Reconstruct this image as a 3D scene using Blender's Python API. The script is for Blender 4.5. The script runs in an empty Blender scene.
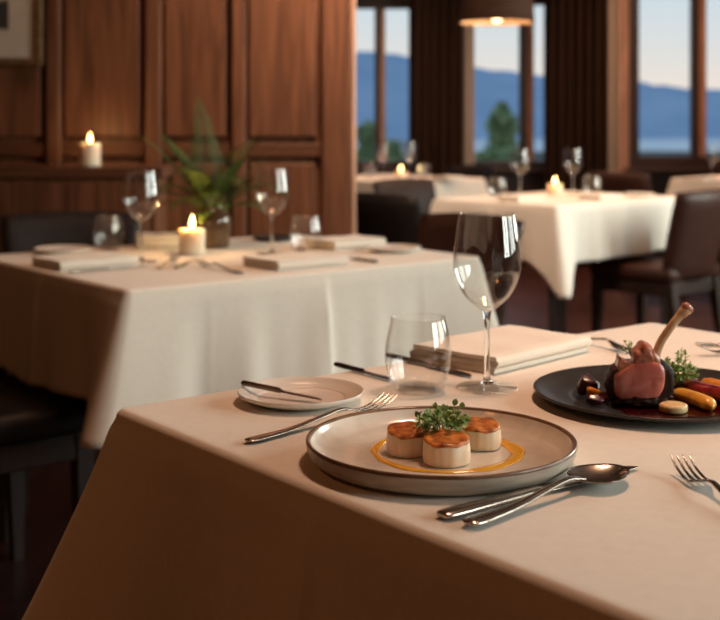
import bpy, bmesh, math, random
from mathutils import Vector, Matrix, Euler
random.seed(7)
S = bpy.context.scene
COL = S.collection
PI = math.pi
R = math.radians

# ---------------------------------------------------------------- camera, world, lights, exposure
F = 1200.0; HOR = 125.0; EYE = 1.095      # focal length in px, horizon row, eye height
cam_d = bpy.data.cameras.new('camera'); cam = bpy.data.objects.new('camera', cam_d); COL.objects.link(cam)
cam.location = (0, 0, EYE); cam.rotation_euler = (R(90), 0, 0)
cam_d.sensor_width = 36; cam_d.lens = 36 * F / 720; cam_d.shift_y = -(310 - HOR) / 720
cam_d.clip_start = 0.05; cam_d.clip_end = 4000
cam_d.dof.use_dof = True; cam_d.dof.focus_distance = 1.27; cam_d.dof.aperture_fstop = 6.3
S.camera = cam
S.view_settings.view_transform = 'Standard'; S.view_settings.look = 'None'
S.view_settings.gamma = 1; S.view_settings.use_curve_mapping = False
S.view_settings.exposure = 0.0
S.cycles.caustics_reflective = False; S.cycles.caustics_refractive = False
S.cycles.transparent_max_bounces = 24; S.cycles.max_bounces = 10
S.cycles.sample_clamp_indirect = 4.0
S.cycles.use_denoising = True

W = bpy.data.worlds.new('world'); S.world = W; W.use_nodes = True
wn = W.node_tree; wn.nodes.clear()
wo = wn.nodes.new('ShaderNodeOutputWorld'); wb = wn.nodes.new('ShaderNodeBackground')
wt = wn.nodes.new('ShaderNodeTexCoord'); ws = wn.nodes.new('ShaderNodeSeparateXYZ'); wr = wn.nodes.new('ShaderNodeValToRGB')
wn.links.new(wt.outputs['Generated'], ws.inputs[0]); wn.links.new(ws.outputs['Z'], wr.inputs[0])
wn.links.new(wr.outputs[0], wb.inputs[0]); wn.links.new(wb.outputs[0], wo.inputs[0])
e = wr.color_ramp.elements
e[0].position = 0.0; e[0].color = (0.90, 0.76, 0.66, 1)
e[1].position = 0.5; e[1].color = (0.30, 0.45, 0.65, 1)
for p, c in ((0.030, (0.88, 0.78, 0.70, 1)), (0.060, (0.76, 0.76, 0.74, 1)), (0.10, (0.64, 0.74, 0.80, 1))):
    n = e.new(p); n.color = c
wb.inputs[1].default_value = 1.0

def area(name, loc, rot, sx, sy, power, col, spread=180, shape='RECTANGLE'):
    d = bpy.data.lights.new(name, 'AREA'); d.shape = shape; d.size = sx; d.size_y = sy
    d.energy = power; d.color = col; d.spread = R(spread)
    o = bpy.data.objects.new(name, d); COL.objects.link(o); o.location = loc; o.rotation_euler = rot
    return o
DAY = (0.97, 1.0, 0.90)
WARM = (1.0, 0.57, 0.36)
AMBER = (1.0, 0.36, 0.11)
# evening daylight coming through the two tall windows and the added third of the right wall
area('window_daylight', (3.72, 0.05, 1.72), (0, R(90), 0), 1.6, 1.5, 90, DAY)
area('window_daylight', (3.72, 2.05, 1.72), (0, R(90), 0), 1.6, 1.5, 44, DAY)
area('window_daylight', (3.72, 4.70, 1.72), (0, R(90), 0), 1.6, 1.5, 145, DAY)  # added further along the unseen wall to brighten the far tablecloth
# warm fill lights added at the unseen ceiling above the tables and along the walls
area('added_ceiling_light', (0.55, 1.75, 2.78), (0, 0, 0), 0.4, 0.4, 8.5, WARM, 90, 'DISK')  # stands in for an unseen pendant over the front table
area('added_ceiling_light', (-0.20, 3.25, 2.78), (0, 0, 0), 0.4, 0.4, 4.5, WARM, 90, 'DISK')  # stands in for an unseen pendant over the second table
area('added_wall_light', (-1.3, 3.5, 2.76), (R(48), 0, 0), 0.2, 0.2, 1.0, AMBER, 120, 'DISK')  # added dim amber on the left part of the panelling
area('added_wall_light', (0.12, 3.65, 2.76), (R(47), 0, 0), 0.2, 0.2, 20, (1, .70, .50), 85, 'DISK')  # added to brighten the right end of the panelled wall
area('added_ceiling_light', (-1.7, 0.3, 2.78), (0, 0, 0), 0.4, 0.4, 5, AMBER, 160, 'DISK')  # added fill for the shaded left faces of the cloths
area('added_ceiling_light', (1.5, 5.9, 2.78), (0, 0, 0), 0.3, 0.3, 16, (1, .48, .22), 120, 'DISK')  # added over the far table, tinted to warm its cloth
area('added_ceiling_light', (0.35, 7.9, 2.78), (0, 0, 0), 0.3, 0.3, 22, WARM, 140, 'DISK')  # added to lift the window table, curtains and back wall
area('added_ceiling_light', (2.4, 8.3, 2.78), (0, 0, 0), 0.3, 0.3, 32, WARM, 150, 'DISK')  # added to lift the window frames and back wall

# ---------------------------------------------------------------- materials
MATS = {}
def mat(name, col, rough=0.5, metal=0.0, spec=0.5, sss=0.0, sssr=(1, .4, .2), sscale=0.01, emit=None, estr=0, coat=0, sheen=0, trans=0, ior=1.45):
    m = bpy.data.materials.new(name); m.use_nodes = True
    b = m.node_tree.nodes['Principled BSDF']
    b.inputs['Base Color'].default_value = (*col, 1); b.inputs['Roughness'].default_value = rough
    b.inputs['Metallic'].default_value = metal; b.inputs['Specular IOR Level'].default_value = spec
    b.inputs['IOR'].default_value = ior; b.inputs['Transmission Weight'].default_value = trans
    if sss:
        b.inputs['Subsurface Weight'].default_value = sss; b.inputs['Subsurface Radius'].default_value = sssr
        b.inputs['Subsurface Scale'].default_value = sscale
    if emit: b.inputs['Emission Color'].default_value = (*emit, 1); b.inputs['Emission Strength'].default_value = estr
    b.inputs['Coat Weight'].default_value = coat; b.inputs['Sheen Weight'].default_value = sheen
    MATS[name] = m
    return m
def nodes(m): return m.node_tree.nodes, m.node_tree.links, m.node_tree.nodes['Principled BSDF']
def ramp_noise(m, c0, c1, scale=(1, 1, 1), nscale=5.0, detail=6, p0=.3, p1=.7, bump=0.0, bdist=0.002, distort=0.0, mid=None, coord='Object'):
    N, L, b = nodes(m)
    t = N.new('ShaderNodeTexCoord'); mp = N.new('ShaderNodeMapping'); mp.inputs['Scale'].default_value = scale
    nz = N.new('ShaderNodeTexNoise'); nz.inputs['Scale'].default_value = nscale; nz.inputs['Detail'].default_value = detail
    nz.inputs['Distortion'].default_value = distort
    cr = N.new('ShaderNodeValToRGB'); cr.color_ramp.elements[0].position = p0; cr.color_ramp.elements[1].position = p1
    cr.color_ramp.elements[0].color = (*c0, 1); cr.color_ramp.elements[1].color = (*c1, 1)
    if mid: n = cr.color_ramp.elements.new((p0 + p1) / 2); n.color = (*mid, 1)
    L.new(t.outputs[coord], mp.inputs[0]); L.new(mp.outputs[0], nz.inputs['Vector']); L.new(nz.outputs[0], cr.inputs[0]); L.new(cr.outputs[0], b.inputs['Base Color'])
    if bump:
        bp = N.new('ShaderNodeBump'); bp.inputs['Strength'].default_value = bump; bp.inputs['Distance'].default_value = bdist
        L.new(nz.outputs[0], bp.inputs['Height']); L.new(bp.outputs[0], b.inputs['Normal'])
    return m
def linen(name, c):
    m = mat(name, c, 0.92, spec=0.2, sheen=0.15)
    N, L, b = nodes(m)
    t = N.new('ShaderNodeTexCoord')
    hs = []
    for ax in ((900, 60, 60), (60, 900, 60), (60, 60, 900)):
        mp = N.new('ShaderNodeMapping'); mp.inputs['Scale'].default_value = ax
        nz = N.new('ShaderNodeTexNoise'); nz.inputs['Scale'].default_value = 1.0; nz.inputs['Detail'].default_value = 2
        L.new(t.outputs['Object'], mp.inputs[0]); L.new(mp.outputs[0], nz.inputs['Vector']); hs.append(nz)
    a1 = N.new('ShaderNodeMath'); a1.operation = 'ADD'; L.new(hs[0].outputs[0], a1.inputs[0]); L.new(hs[1].outputs[0], a1.inputs[1])
    a2 = N.new('ShaderNodeMath'); a2.operation = 'ADD'; L.new(a1.outputs[0], a2.inputs[0]); L.new(hs[2].outputs[0], a2.inputs[1])
    mr = N.new('ShaderNodeMapRange'); mr.inputs['From Min'].default_value = 1.0; mr.inputs['From Max'].default_value = 2.0
    mr.inputs['To Min'].default_value = 0.93; mr.inputs['To Max'].default_value = 1.05
    L.new(a2.outputs[0], mr.inputs[0])
    mx = N.new('ShaderNodeMix'); mx.data_type = 'RGBA'; mx.blend_type = 'MULTIPLY'; mx.inputs[0].default_value = 1
    mx.inputs[6].default_value = (*c, 1); L.new(mr.outputs[0], mx.inputs[7]); L.new(mx.outputs[2], b.inputs['Base Color'])
    bp = N.new('ShaderNodeBump'); bp.inputs['Strength'].default_value = 0.12; bp.inputs['Distance'].default_value = 0.0006
    L.new(a2.outputs[0], bp.inputs['Height']); L.new(bp.outputs[0], b.inputs['Normal'])
    return m
def thin_glass(name, tint=(1, 1, 1), f0=0.05, rough=0.0, power=4.0, gain=0.9):
    m = bpy.data.materials.new(name); m.use_nodes = True; N = m.node_tree.nodes; L = m.node_tree.links; N.clear()
    o = N.new('ShaderNodeOutputMaterial'); mx = N.new('ShaderNodeMixShader')
    tr = N.new('ShaderNodeBsdfTransparent'); tr.inputs[0].default_value = (*tint, 1)
    gl = N.new('ShaderNodeBsdfGlossy'); gl.inputs['Roughness'].default_value = rough; gl.inputs[0].default_value = (1, 1, 1, 1)
    lw = N.new('ShaderNodeLayerWeight'); lw.inputs[0].default_value = 0.5
    pw = N.new('ShaderNodeMath'); pw.operation = 'POWER'; pw.inputs[1].default_value = power
    ma = N.new('ShaderNodeMath'); ma.operation = 'MULTIPLY_ADD'; ma.inputs[1].default_value = gain; ma.inputs[2].default_value = f0
    ma.use_clamp = True
    L.new(lw.outputs['Facing'], pw.inputs[0]); L.new(pw.outputs[0], ma.inputs[0]); L.new(ma.outputs[0], mx.inputs[0])
    L.new(tr.outputs[0], mx.inputs[1]); L.new(gl.outputs[0], mx.inputs[2]); L.new(mx.outputs[0], o.inputs[0])
    MATS[name] = m
    return m

M_LINEN = linen('cream_linen', (0.80, 0.74, 0.65))
M_NAP = linen('napkin_linen', (0.84, 0.78, 0.68))
def wood(name, c0, c1, rough=0.48, along='z', coat=0.0, ns=3.0):
    m = mat(name, c1, rough, coat=coat)
    sc = {'z': (9, 9, .7), 'x': (.7, 9, 9), 'y': (9, .7, 9)}[along]
    return ramp_noise(m, c0, c1, sc, ns, 8, .28, .72, bump=0.08, bdist=.002, distort=1.2)
M_PANEL = wood('walnut_panelling', (0.085, 0.030, 0.013), (0.230, 0.092, 0.042))
M_RAIL = wood('walnut_rail', (0.065, 0.022, 0.009), (0.170, 0.065, 0.029), along='x')
M_DARKW = wood('dark_stained_wood', (0.012, 0.005, 0.003), (0.035, 0.014, 0.008), 0.55)
M_FRAME = wood('window_oak', (0.28, 0.14, 0.08), (0.52, 0.28, 0.17), 0.4)
M_FRAMED = wood('window_dark', (0.020, 0.009, 0.006), (0.05, 0.022, 0.014), 0.5)
M_FLOOR = ramp_noise(mat('floor_boards', (.05, .02, .015), 0.32), (0.030, 0.011, 0.008), (0.075, 0.028, 0.020), (7, .6, 1), 2.5, 6, bump=.05)
M_CEIL = ramp_noise(mat('ceiling_wood', (.05, .03, .02), .6), (.03, .016, .01), (.06, .03, .02), (1, 8, 1), 2)
M_LEATH = ramp_noise(mat('brown_leather', (.04, .02, .014), 0.5, spec=.3), (0.027, 0.009, 0.006), (0.050, 0.018, 0.011), (1, 1, 1), 60, 4, bump=.15, bdist=.001)
M_LEATHG = ramp_noise(mat('charcoal_leather', (.03, .025, .024), 0.55, spec=.25), (0.018, 0.012, 0.011), (0.032, 0.023, 0.021), (1, 1, 1), 60, 4, bump=.15, bdist=.001)
M_BLACK = ramp_noise(mat('black_leather', (.010, .007, .006), 0.5, spec=.25), (.007, .005, .0045), (.014, .010, .009), (1, 1, 1), 60, 4, bump=.1, bdist=.001)
M_CURT = ramp_noise(mat('brown_curtain', (.03, .018, .012), 0.9, spec=.1), (.022, .011, .006), (.050, .026, .015), (30, 30, .6), 3, 4)
M_SHEER = ramp_noise(mat('beige_curtain', (.4, .3, .22), 0.9, spec=.1), (.66, .55, .45), (.80, .70, .60), (30, 30, .6), 3, 4)
_n, _l, _b = nodes(M_SHEER)   # thin lining lets some daylight through
_t = _n.new('ShaderNodeBsdfTranslucent'); _t.inputs[0].default_value = (.75, .62, .50, 1); _m = _n.new('ShaderNodeMixShader'); _m.inputs[0].default_value = .5
_l.new(_b.outputs[0], _m.inputs[1]); _l.new(_t.outputs[0], _m.inputs[2]); _l.new(_m.outputs[0], _n['Material Output'].inputs[0])
M_STEEL = ramp_noise(mat('steel', (.62, .57, .52), 0.2, metal=1), (.44, .39, .34), (.58, .52, .46), (1, 1, 1), 90, 3)
M_DSTEEL = ramp_noise(mat('dark_steel', (.16, .12, .10), 0.28, metal=1), (.12, .09, .075), (.19, .15, .125), (1, 1, 1), 90, 3)
M_GLASS = thin_glass('clear_glass', (0.99, 0.99, 0.985), 0.048)
M_PANE = thin_glass('window_glass', (0.985, 0.99, 0.99), 0.0005, gain=.3)
M_SOLID = mat('solid_glass', (1, 1, 1), 0.0, trans=1.0, ior=1.45)
M_WAX = mat('candle_wax', (.90, .74, .55), 0.45, sss=1.0, sssr=(1, .75, .5), sscale=0.02)
ramp_noise(M_WAX, (.86, .70, .52), (.92, .78, .60), (1, 1, 1), 30, 3)
M_FLAME = mat('flame', (1, .7, .3), 1, emit=(1.0, 0.62, 0.22), estr=16)
M_WICK = ramp_noise(mat('wick', (.02, .015, .01), .9), (.01, .01, .01), (.03, .02, .015), nscale=200)
M_PLATE = ramp_noise(mat('stoneware_glaze', (.70, .63, .55), 0.22, coat=.3), (.66, .59, .51), (.74, .68, .60), (1, 1, 1), 45, 6, .35, .65)
M_PLRIM = ramp_noise(mat('brown_glaze_edge', (.16, .085, .045), 0.3, coat=.3), (.12, .06, .03), (.24, .14, .08), (1, 1, 1), 40, 5)
M_PLOUT = ramp_noise(mat('stoneware_outside', (.50, .43, .35), 0.45), (.42, .35, .28), (.56, .49, .41), (1, 1, 6), 30, 6)
M_WHITE = ramp_noise(mat('white_porcelain', (.78, .74, .68), 0.15, coat=.3), (.76, .72, .66), (.80, .76, .70), nscale=20)
M_CHAR = ramp_noise(mat('charcoal_stoneware', (.030, .030, .033), 0.34, spec=.6), (.017, .0155, .016), (.032, .030, .031), (1, 1, 1), 70, 5, bump=.08, bdist=.0006)

# ---------------------------------------------------------------- mesh helpers
def new_bm(): return bmesh.new()
def obj(name, bm, m, parent=None, smooth=True, auto=None):
    me = bpy.data.meshes.new(name); bmesh.ops.recalc_face_normals(bm, faces=bm.faces[:]); bm.to_mesh(me); bm.free()
    for mm in (m if isinstance(m, (list, tuple)) else [m]): me.materials.append(mm)
    if smooth:
        for p in me.polygons: p.use_smooth = True
        if auto is not None: me.set_sharp_from_angle(angle=R(auto))
    o = bpy.data.objects.new(name, me); COL.objects.link(o)
    if parent: o.parent = parent
    return o
def tag(o, label, cat, group=None, kind=None):
    o['label'] = label; o['category'] = cat
    if group: o['group'] = group
    if kind: o['kind'] = kind
    return o
def thing(name, label, cat, loc=(0, 0, 0), rz=0, group=None):
    o = bpy.data.objects.new(name, None); COL.objects.link(o); o.empty_display_size = .05
    o.location = loc; o.rotation_euler = (0, 0, rz)
    return tag(o, label, cat, group)
def struct(name, bm, m, parent=None, smooth=False, auto=None):
    o = obj(name, bm, m, parent, smooth, auto)
    if not parent: o['kind'] = 'structure'
    return o
def copy_thing(src, loc, rz, label, group=None):
    c = src.copy(); COL.objects.link(c); c.location = loc; c.rotation_euler = (0, 0, rz); c['label'] = label
    if group: c['group'] = group
    for ch in src.children:
        d = ch.copy(); COL.objects.link(d); d.parent = c
        for g in ch.children:
            h = g.copy(); COL.objects.link(h); h.parent = d
    return c
def box(bm, x0, x1, y0, y1, z0, z1, bev=0.0, seg=2, mi=0):
    t = bmesh.new()
    v = [t.verts.new(p) for p in ((x0, y0, z0), (x1, y0, z0), (x1, y1, z0), (x0, y1, z0), (x0, y0, z1), (x1, y0, z1), (x1, y1, z1), (x0, y1, z1))]
    for f in ((3, 2, 1, 0), (4, 5, 6, 7), (0, 1, 5, 4), (1, 2, 6, 5), (2, 3, 7, 6), (3, 0, 4, 7)): t.faces.new([v[i] for i in f])
    if bev: bmesh.ops.bevel(t, geom=t.edges[:], offset=bev, segments=seg, affect='EDGES', profile=.5)
    for f in t.faces: f.material_index = mi
    me = bpy.data.meshes.new('tmp'); t.to_mesh(me); t.free(); bm.from_mesh(me); bpy.data.meshes.remove(me)
def join_bm(bm, t, M=None):
    if M is not None: bmesh.ops.transform(t, matrix=M, verts=t.verts[:])
    me = bpy.data.meshes.new('tmp'); t.to_mesh(me); t.free(); bm.from_mesh(me); bpy.data.meshes.remove(me)
def lathe(bm, prof, n=48, mi=None, center=(0, 0), z0=0, wob=None):
    rings = []
    for r, z in prof:
        if r < 1e-6: rings.append([bm.verts.new((center[0], center[1], z + z0))])
        else:
            ring = []
            for k in range(n):
                a = 2 * PI * k / n; rr = r * (1 + (wob(a, z) if wob else 0))
                ring.append(bm.verts.new((center[0] + rr * math.cos(a), center[1] + rr * math.sin(a), z + z0)))
            rings.append(ring)
    for i in range(len(rings) - 1):
        a, b = rings[i], rings[i + 1]
        for k in range(n):
            k2 = (k + 1) % n
            if len(a) == 1 and len(b) == 1: continue
            if len(a) == 1: f = bm.faces.new((a[0], b[k2], b[k]))
            elif len(b) == 1: f = bm.faces.new((a[k], a[k2], b[0]))
            else: f = bm.faces.new((a[k], a[k2], b[k2], b[k]))
            if mi: f.material_index = mi[i]
def spl(pts, n=8):
    """Catmull-Rom through points of any dimension."""
    out = []
    P = [pts[0]] + list(pts) + [pts[-1]]
    for i in range(1, len(P) - 2):
        for k in range(n):
            t = k / n
            out.append(tuple(0.5 * (2 * b + (c - a) * t + (2 * a - 5 * b + 4 * c - d) * t * t + (3 * b - a - 3 * c + d) * t ** 3) for a, b, c, d in zip(P[i - 1], P[i], P[i + 1], P[i + 2])))
    out.append(tuple(pts[-1])); return out
def tube(bm, pts, rad, n=10, cap=True, mi=0):
    pts = [Vector(p) for p in pts]; rings = []
    if not hasattr(rad, '__len__'): rad = [rad] * len(pts)
    up = Vector((0.13, 0.21, 0.97))
    for i, p in enumerate(pts):
        d = (pts[min(i + 1, len(pts) - 1)] - pts[max(i - 1, 0)])
        d = d.normalized() if d.length > 1e-9 else Vector((0, 0, 1))
        s = d.cross(up)
        if s.length < .05: s = d.cross(Vector((1, 0, 0)))
        s.normalize(); t = s.cross(d).normalized(); up = t
        rings.append([bm.verts.new(p + rad[i] * (math.cos(2 * PI * k / n) * s + math.sin(2 * PI * k / n) * t)) for k in range(n)])
    for a, b in zip(rings, rings[1:]):
        for k in range(n): bm.faces.new((a[k], a[(k + 1) % n], b[(k + 1) % n], b[k])).material_index = mi
    if cap: bm.faces.new(rings[0][::-1]).material_index = mi; bm.faces.new(rings[-1]).material_index = mi
def strip(bm, pts, n=10):
    """pts: (x, z, half width, half thickness[, y]) swept lens section along x."""
    rings = []
    for q in pts:
        x, z, w, h = q[:4]; y = q[4] if len(q) > 4 else 0
        rings.append([bm.verts.new((x, y + w * math.cos(2 * PI * k / n), z + h * math.sin(2 * PI * k / n))) for k in range(n)])
    for a, b in zip(rings, rings[1:]):
        for k in range(n): bm.faces.new((a[k], b[k], b[(k + 1) % n], a[(k + 1) % n]))
    bm.faces.new(rings[0]); bm.faces.new(rings[-1][::-1])
def sub(o, lv=2):
    m = o.modifiers.new('subd', 'SUBSURF'); m.levels = lv; m.render_levels = lv
    return o
def tp(px, py, z=0.75):
    """world x, y of a point of the tabletop plane seen at that place of the photo."""
    y = (EYE - z) * F / (py - HOR); return ((px - 360) / F * y, y)

# ---------------------------------------------------------------- room shell
YB = 9.6; YP = 4.6; XR = 3.6; XL = -3.2; ZC = 2.8; YF = -2.2
bm = new_bm(); box(bm, XL - .2, XR + .3, YF - .2, YB + .2, -.12, 0); struct('floor', bm, M_FLOOR)
bm = new_bm(); box(bm, XL - .2, XR + .3, YF - .2, YB + .2, ZC, ZC + .12); struct('ceiling', bm, M_CEIL)
bm = new_bm(); box(bm, XL - .15, XL, YF, YB, 0, ZC); struct('wall_left', bm, M_PANEL)
bm = new_bm(); box(bm, XL, XR, YF - .15, YF, 0, ZC); struct('wall_front', bm, M_PANEL)
# right wall with two tall windows, and a third added for light, beyond the right edge of the photo
RW = ((-.75, .85), (1.25, 2.85), (3.90, 5.50)); RZ = (.88, 2.56)
bm = new_bm()
box(bm, XR, XR + .15, YF, RW[0][0], 0, ZC); box(bm, XR, XR + .15, RW[0][1], RW[1][0], 0, ZC); box(bm, XR, XR + .15, RW[1][1], RW[2][0], 0, ZC); box(bm, XR, XR + .15, RW[2][1], YB, 0, ZC)
for a, b in RW: box(bm, XR, XR + .15, a, b, 0, RZ[0]); box(bm, XR, XR + .15, a, b, RZ[1], ZC)
struct('wall_right', bm, M_PANEL)
def window(name, p0, p1, z0, z1, mull, axis, fw=.06, mw=.1, light=None):
    """axis 'x': window in a wall facing -y at y=YB; 'y': in the right wall."""
    root = bpy.data.objects.new(name, None); COL.objects.link(root); root['kind'] = 'structure'
    def bx(bm, a0, a1, d0, d1, z0, z1, bev=.006):
        if axis == 'x': box(bm, a0, a1, YB + d0, YB + d1, z0, z1, bev)
        else: box(bm, XR + d0, XR + d1, a0, a1, z0, z1, bev)
    bm = new_bm()
    bx(bm, p0, p0 + fw, -.02, .1, z0, z1); bx(bm, p1 - fw, p1, -.02, .1, z0, z1)
    bx(bm, p0 + fw, p1 - fw, -.02, .1, z0, z0 + fw); bx(bm, p0 + fw, p1 - fw, -.02, .1, z1 - fw, z1)
    obj('window_frame', bm, M_FRAMED, root, False)
    bm = new_bm(); bx(bm, p0 - .04, p1 + .04, -.10, -.02, z0 - .04, z0, .01); obj('window_sill', bm, M_FRAMED, root, False)
    edges = [p0 + fw]
    for mm in mull:
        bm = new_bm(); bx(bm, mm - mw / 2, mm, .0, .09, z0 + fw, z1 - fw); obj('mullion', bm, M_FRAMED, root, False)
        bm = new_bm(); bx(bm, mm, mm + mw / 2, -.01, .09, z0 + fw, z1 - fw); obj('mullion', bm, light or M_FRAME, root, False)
        edges += [mm - mw / 2, mm + mw / 2]
    edges.append(p1 - fw)
    for a, b in zip(edges[::2], edges[1::2]):
        bm = new_bm(); bx(bm, a, b, .045, .051, z0 + fw, z1 - fw, 0); obj('pane', bm, M_PANE, root, False)
    return root
window('window_4', *RW[0], *RZ, [.05], 'y'); window('window_5', *RW[1], *RZ, [2.05], 'y'); window('added_window_6', *RW[2], *RZ, [4.70], 'y')  # the last one is added for daylight on the far cloth
# back wall with three window openings
BW = ((-.9, .50, 2.08), (.80, 1.56, 2.11), (2.14, 3.50, 2.45)); ZS = .755
bm = new_bm(); xs = XL
for a, b, t in BW:
    box(bm, xs, a, YB, YB + .15, 0, ZC); box(bm, a, b, YB, YB + .15, 0, ZS); box(bm, a, b, YB, YB + .15, t, ZC); xs = b
box(bm, xs, XR, YB, YB + .15, 0, ZC); struct('wall_back', bm, M_DARKW)
window('window_1', -.9, .50, ZS, 2.08, [.16], 'x', .05, .085)
window('window_2', .80, 1.56, ZS, 2.11, [1.335], 'x', .05, .11)
window('window_3', 2.14, 3.50, ZS, 2.45, [2.715], 'x', .09, .11)
bm = new_bm(); box(bm, 2.02, 2.14, YB - .06, YB, 0.3, 2.6, .01); struct('trim_1', bm, M_FRAME)
bm = new_bm(); box(bm, XL, XR, YB - .12, YB - .001, 0, .12, .01); struct('baseboard_back', bm, M_DARKW)

# panelled partition wall behind the second table
bm = new_bm(); box(bm, XL, -.04, YP, YP + .14, 0, ZC); struct('wall_partition', bm, M_PANEL)
px2x = lambda px, y=YP: (px - 360) / F * y
py2z = lambda py, y=YP: EYE - (py - HOR) * y / F
k = 0
def trim(bm, m, auto=30):
    global k
    k += 1
    return struct('trim_%d' % (k + 1), bm, m)
bm = new_bm()   # stiles, dado rail and top rail standing proud of the recessed panels
for a, b in ((-200, -185), (-120, -100), (-35, -20), (49, 63), (147, 163), (233, 247), (322, 350)):
    box(bm, px2x(a), px2x(b), YP - .046, YP + .002, 0, ZC - .002, .008)
trim(bm, M_PANEL)
bm = new_bm()   # raised field panels, a dark channel left all round each one
ST = ((-200, -185), (-120, -100), (-35, -20), (49, 63), (147, 163), (233, 247), (322, 350))
for (a0, a1), (b0, b1) in zip(ST, ST[1:]):
    for z0, z1 in ((py2z(143) + .022, 2.528), (.182, py2z(157) - .022)): box(bm, px2x(a1) + .008, px2x(b0) - .024, YP - .024, YP + .001, z0, z1, .008)
trim(bm, M_PANEL)
bm = new_bm(); box(bm, XL, px2x(322), YP - .028, YP + .002, py2z(157), py2z(143), .006); box(bm, XL, px2x(322), YP - .028, YP + .002, 2.55, ZC - .002, .006)
box(bm, XL, px2x(322), YP - .028, YP + .002, 0, .16, .006); trim(bm, M_RAIL)
bm = new_bm(); box(bm, px2x(350), px2x(356), YP - .05, YP + .19, 0, ZC - .002, .012, 3); trim(bm, M_FRAME)

# ---------------------------------------------------------------- outdoors
def grid_mesh(bm, xs, ys, zf):
    V = [[bm.verts.new((x, y, zf(x, y))) for x in xs] for y in ys]
    for j in range(len(ys) - 1):
        for i in range(len(xs) - 1): bm.faces.new((V[j][i], V[j][i + 1], V[j + 1][i + 1], V[j + 1][i]))
M_GROUND = ramp_noise(mat('shore_ground', (.05, .05, .04), .95), (.03, .035, .03), (.09, .09, .075), nscale=.3)
M_LAKE = ramp_noise(mat('lake_water', (.5, .6, .66), .35), (.40, .52, .60), (.62, .70, .74), (.3, 2, 1), .4)  # pale base colour carries the reflection of the sky
M_HILL = ramp_noise(mat('far_hills_hazed', (.08, .15, .30), 1, spec=0), (.30, .41, .56), (.38, .49, .63), nscale=.03, detail=8)  # aerial haze put into the pale blue base colour
M_HILL2 = ramp_noise(mat('farther_hills_hazed', (.14, .23, .40), 1, spec=0), (.40, .50, .63), (.46, .56, .68), nscale=.02, detail=8)  # thicker haze put into a still paler blue
lin = lambda a, b, n: [a + (b - a) * i / (n - 1) for i in range(n)]
bm = new_bm(); grid_mesh(bm, lin(-300, 500, 41), lin(YB + .4, 205, 12), lambda x, y: -3.0 - .1 * math.sin(x * .1) - (1.2 if y > 200 else 0)); struct('ground', bm, M_GROUND, smooth=True)
bm = new_bm(); box(bm, -600, 900, 195, 460, -4, -3.25); struct('lake', bm, M_LAKE)
def interp(x, T):
    for (a, b), (c, d) in zip(T, T[1:]):
        if x <= c: return b + (d - b) * max(0, (x - a)) / (c - a)
    return T[-1][1]
def nz(x): return math.sin(x * .071) + .5 * math.sin(x * .173 + 1.2) + .28 * math.sin(x * .41 + .5) + .15 * math.sin(x * .93)
T1 = [(-600, 42), (-80, 37), (0, 33), (40, 27), (60, 25), (95, 21), (140, 17.0), (180, 15.5), (300, 12), (600, 8)]
T2 = [(-600, 30), (0, 30), (100, 27), (160, 23.5), (240, 21), (420, 18), (900, 12)]
def hill(x, y, T, y0, y1):
    t = (y - y0) / (y1 - y0); s = min(1, t / .6); return -4 + (interp(x, T) + 4 + .7 * nz(x) + .9 * nz(x * 2.2 + y)) * math.sin(s * PI / 2) ** 1.1
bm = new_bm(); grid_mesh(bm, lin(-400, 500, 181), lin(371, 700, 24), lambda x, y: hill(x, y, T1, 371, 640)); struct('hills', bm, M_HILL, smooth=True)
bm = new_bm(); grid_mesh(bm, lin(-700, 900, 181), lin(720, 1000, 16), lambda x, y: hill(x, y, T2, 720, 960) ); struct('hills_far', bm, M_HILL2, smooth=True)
M_LEAF = ramp_noise(mat('tree_leaves', (.10, .18, .07), .8), (.18, .26, .11), (.36, .44, .21), nscale=1.5)
M_BARK = ramp_noise(mat('bark', (.06, .04, .03), .9), (.04, .03, .02), (.09, .06, .045), (6, 6, 1), 3)
def tree(x, y, zb, h, w, label, seed, cone=True):
    rnd = random.Random(seed)
    t = thing('tree', label, 'tree', (x, y, zb), 0, 'trees outside the windows')
    bm = new_bm(); tube(bm, spl([(0, 0, 0), (.03 * h, 0, .4 * h), (0, 0, .92 * h)], 6), [w * .09 * (1 - .045 * i) for i in range(13)], 8); obj('trunk', bm, M_BARK, t)
    bm = new_bm()
    for i in range(1500):
        u = rnd.random(); zz = h * (.18 + .82 * u); rr = w / 2 * ((1 - u) ** .7 * 1.1 + .12 if cone else math.sqrt(max(0, 1 - (2 * u - 1) ** 2)) + .05)
        rr *= rnd.uniform(.3, 1) * (.8 + .25 * math.sin(zz * 3 + seed))
        a = rnd.uniform(0, 2 * PI); c = Vector((rr * math.cos(a), rr * math.sin(a), zz)); s = w * rnd.uniform(.05, .11)
        d = Vector((rnd.gauss(0, 1), rnd.gauss(0, 1), rnd.gauss(0, .7))).normalized(); q = d.orthogonal().normalized()
        vs = [bm.verts.new(c + s * v) for v in (-d, q * .45, d, -q * .45)]; bm.faces.new(vs)
    obj('foliage', bm, M_LEAF, t, False)
tree(7.1, 60, -3, 5.1, 3.2, 'slender green tree seen through the middle window', 1)
tree(.55, 62, -3, 4.2, 2.4, 'bushy green tree in the left pane of the leftmost window', 2, False)
tree(1.75, 66, -3, 3.2, 2.2, 'low rounded tree in the right pane of the leftmost window', 3, False)
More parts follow.
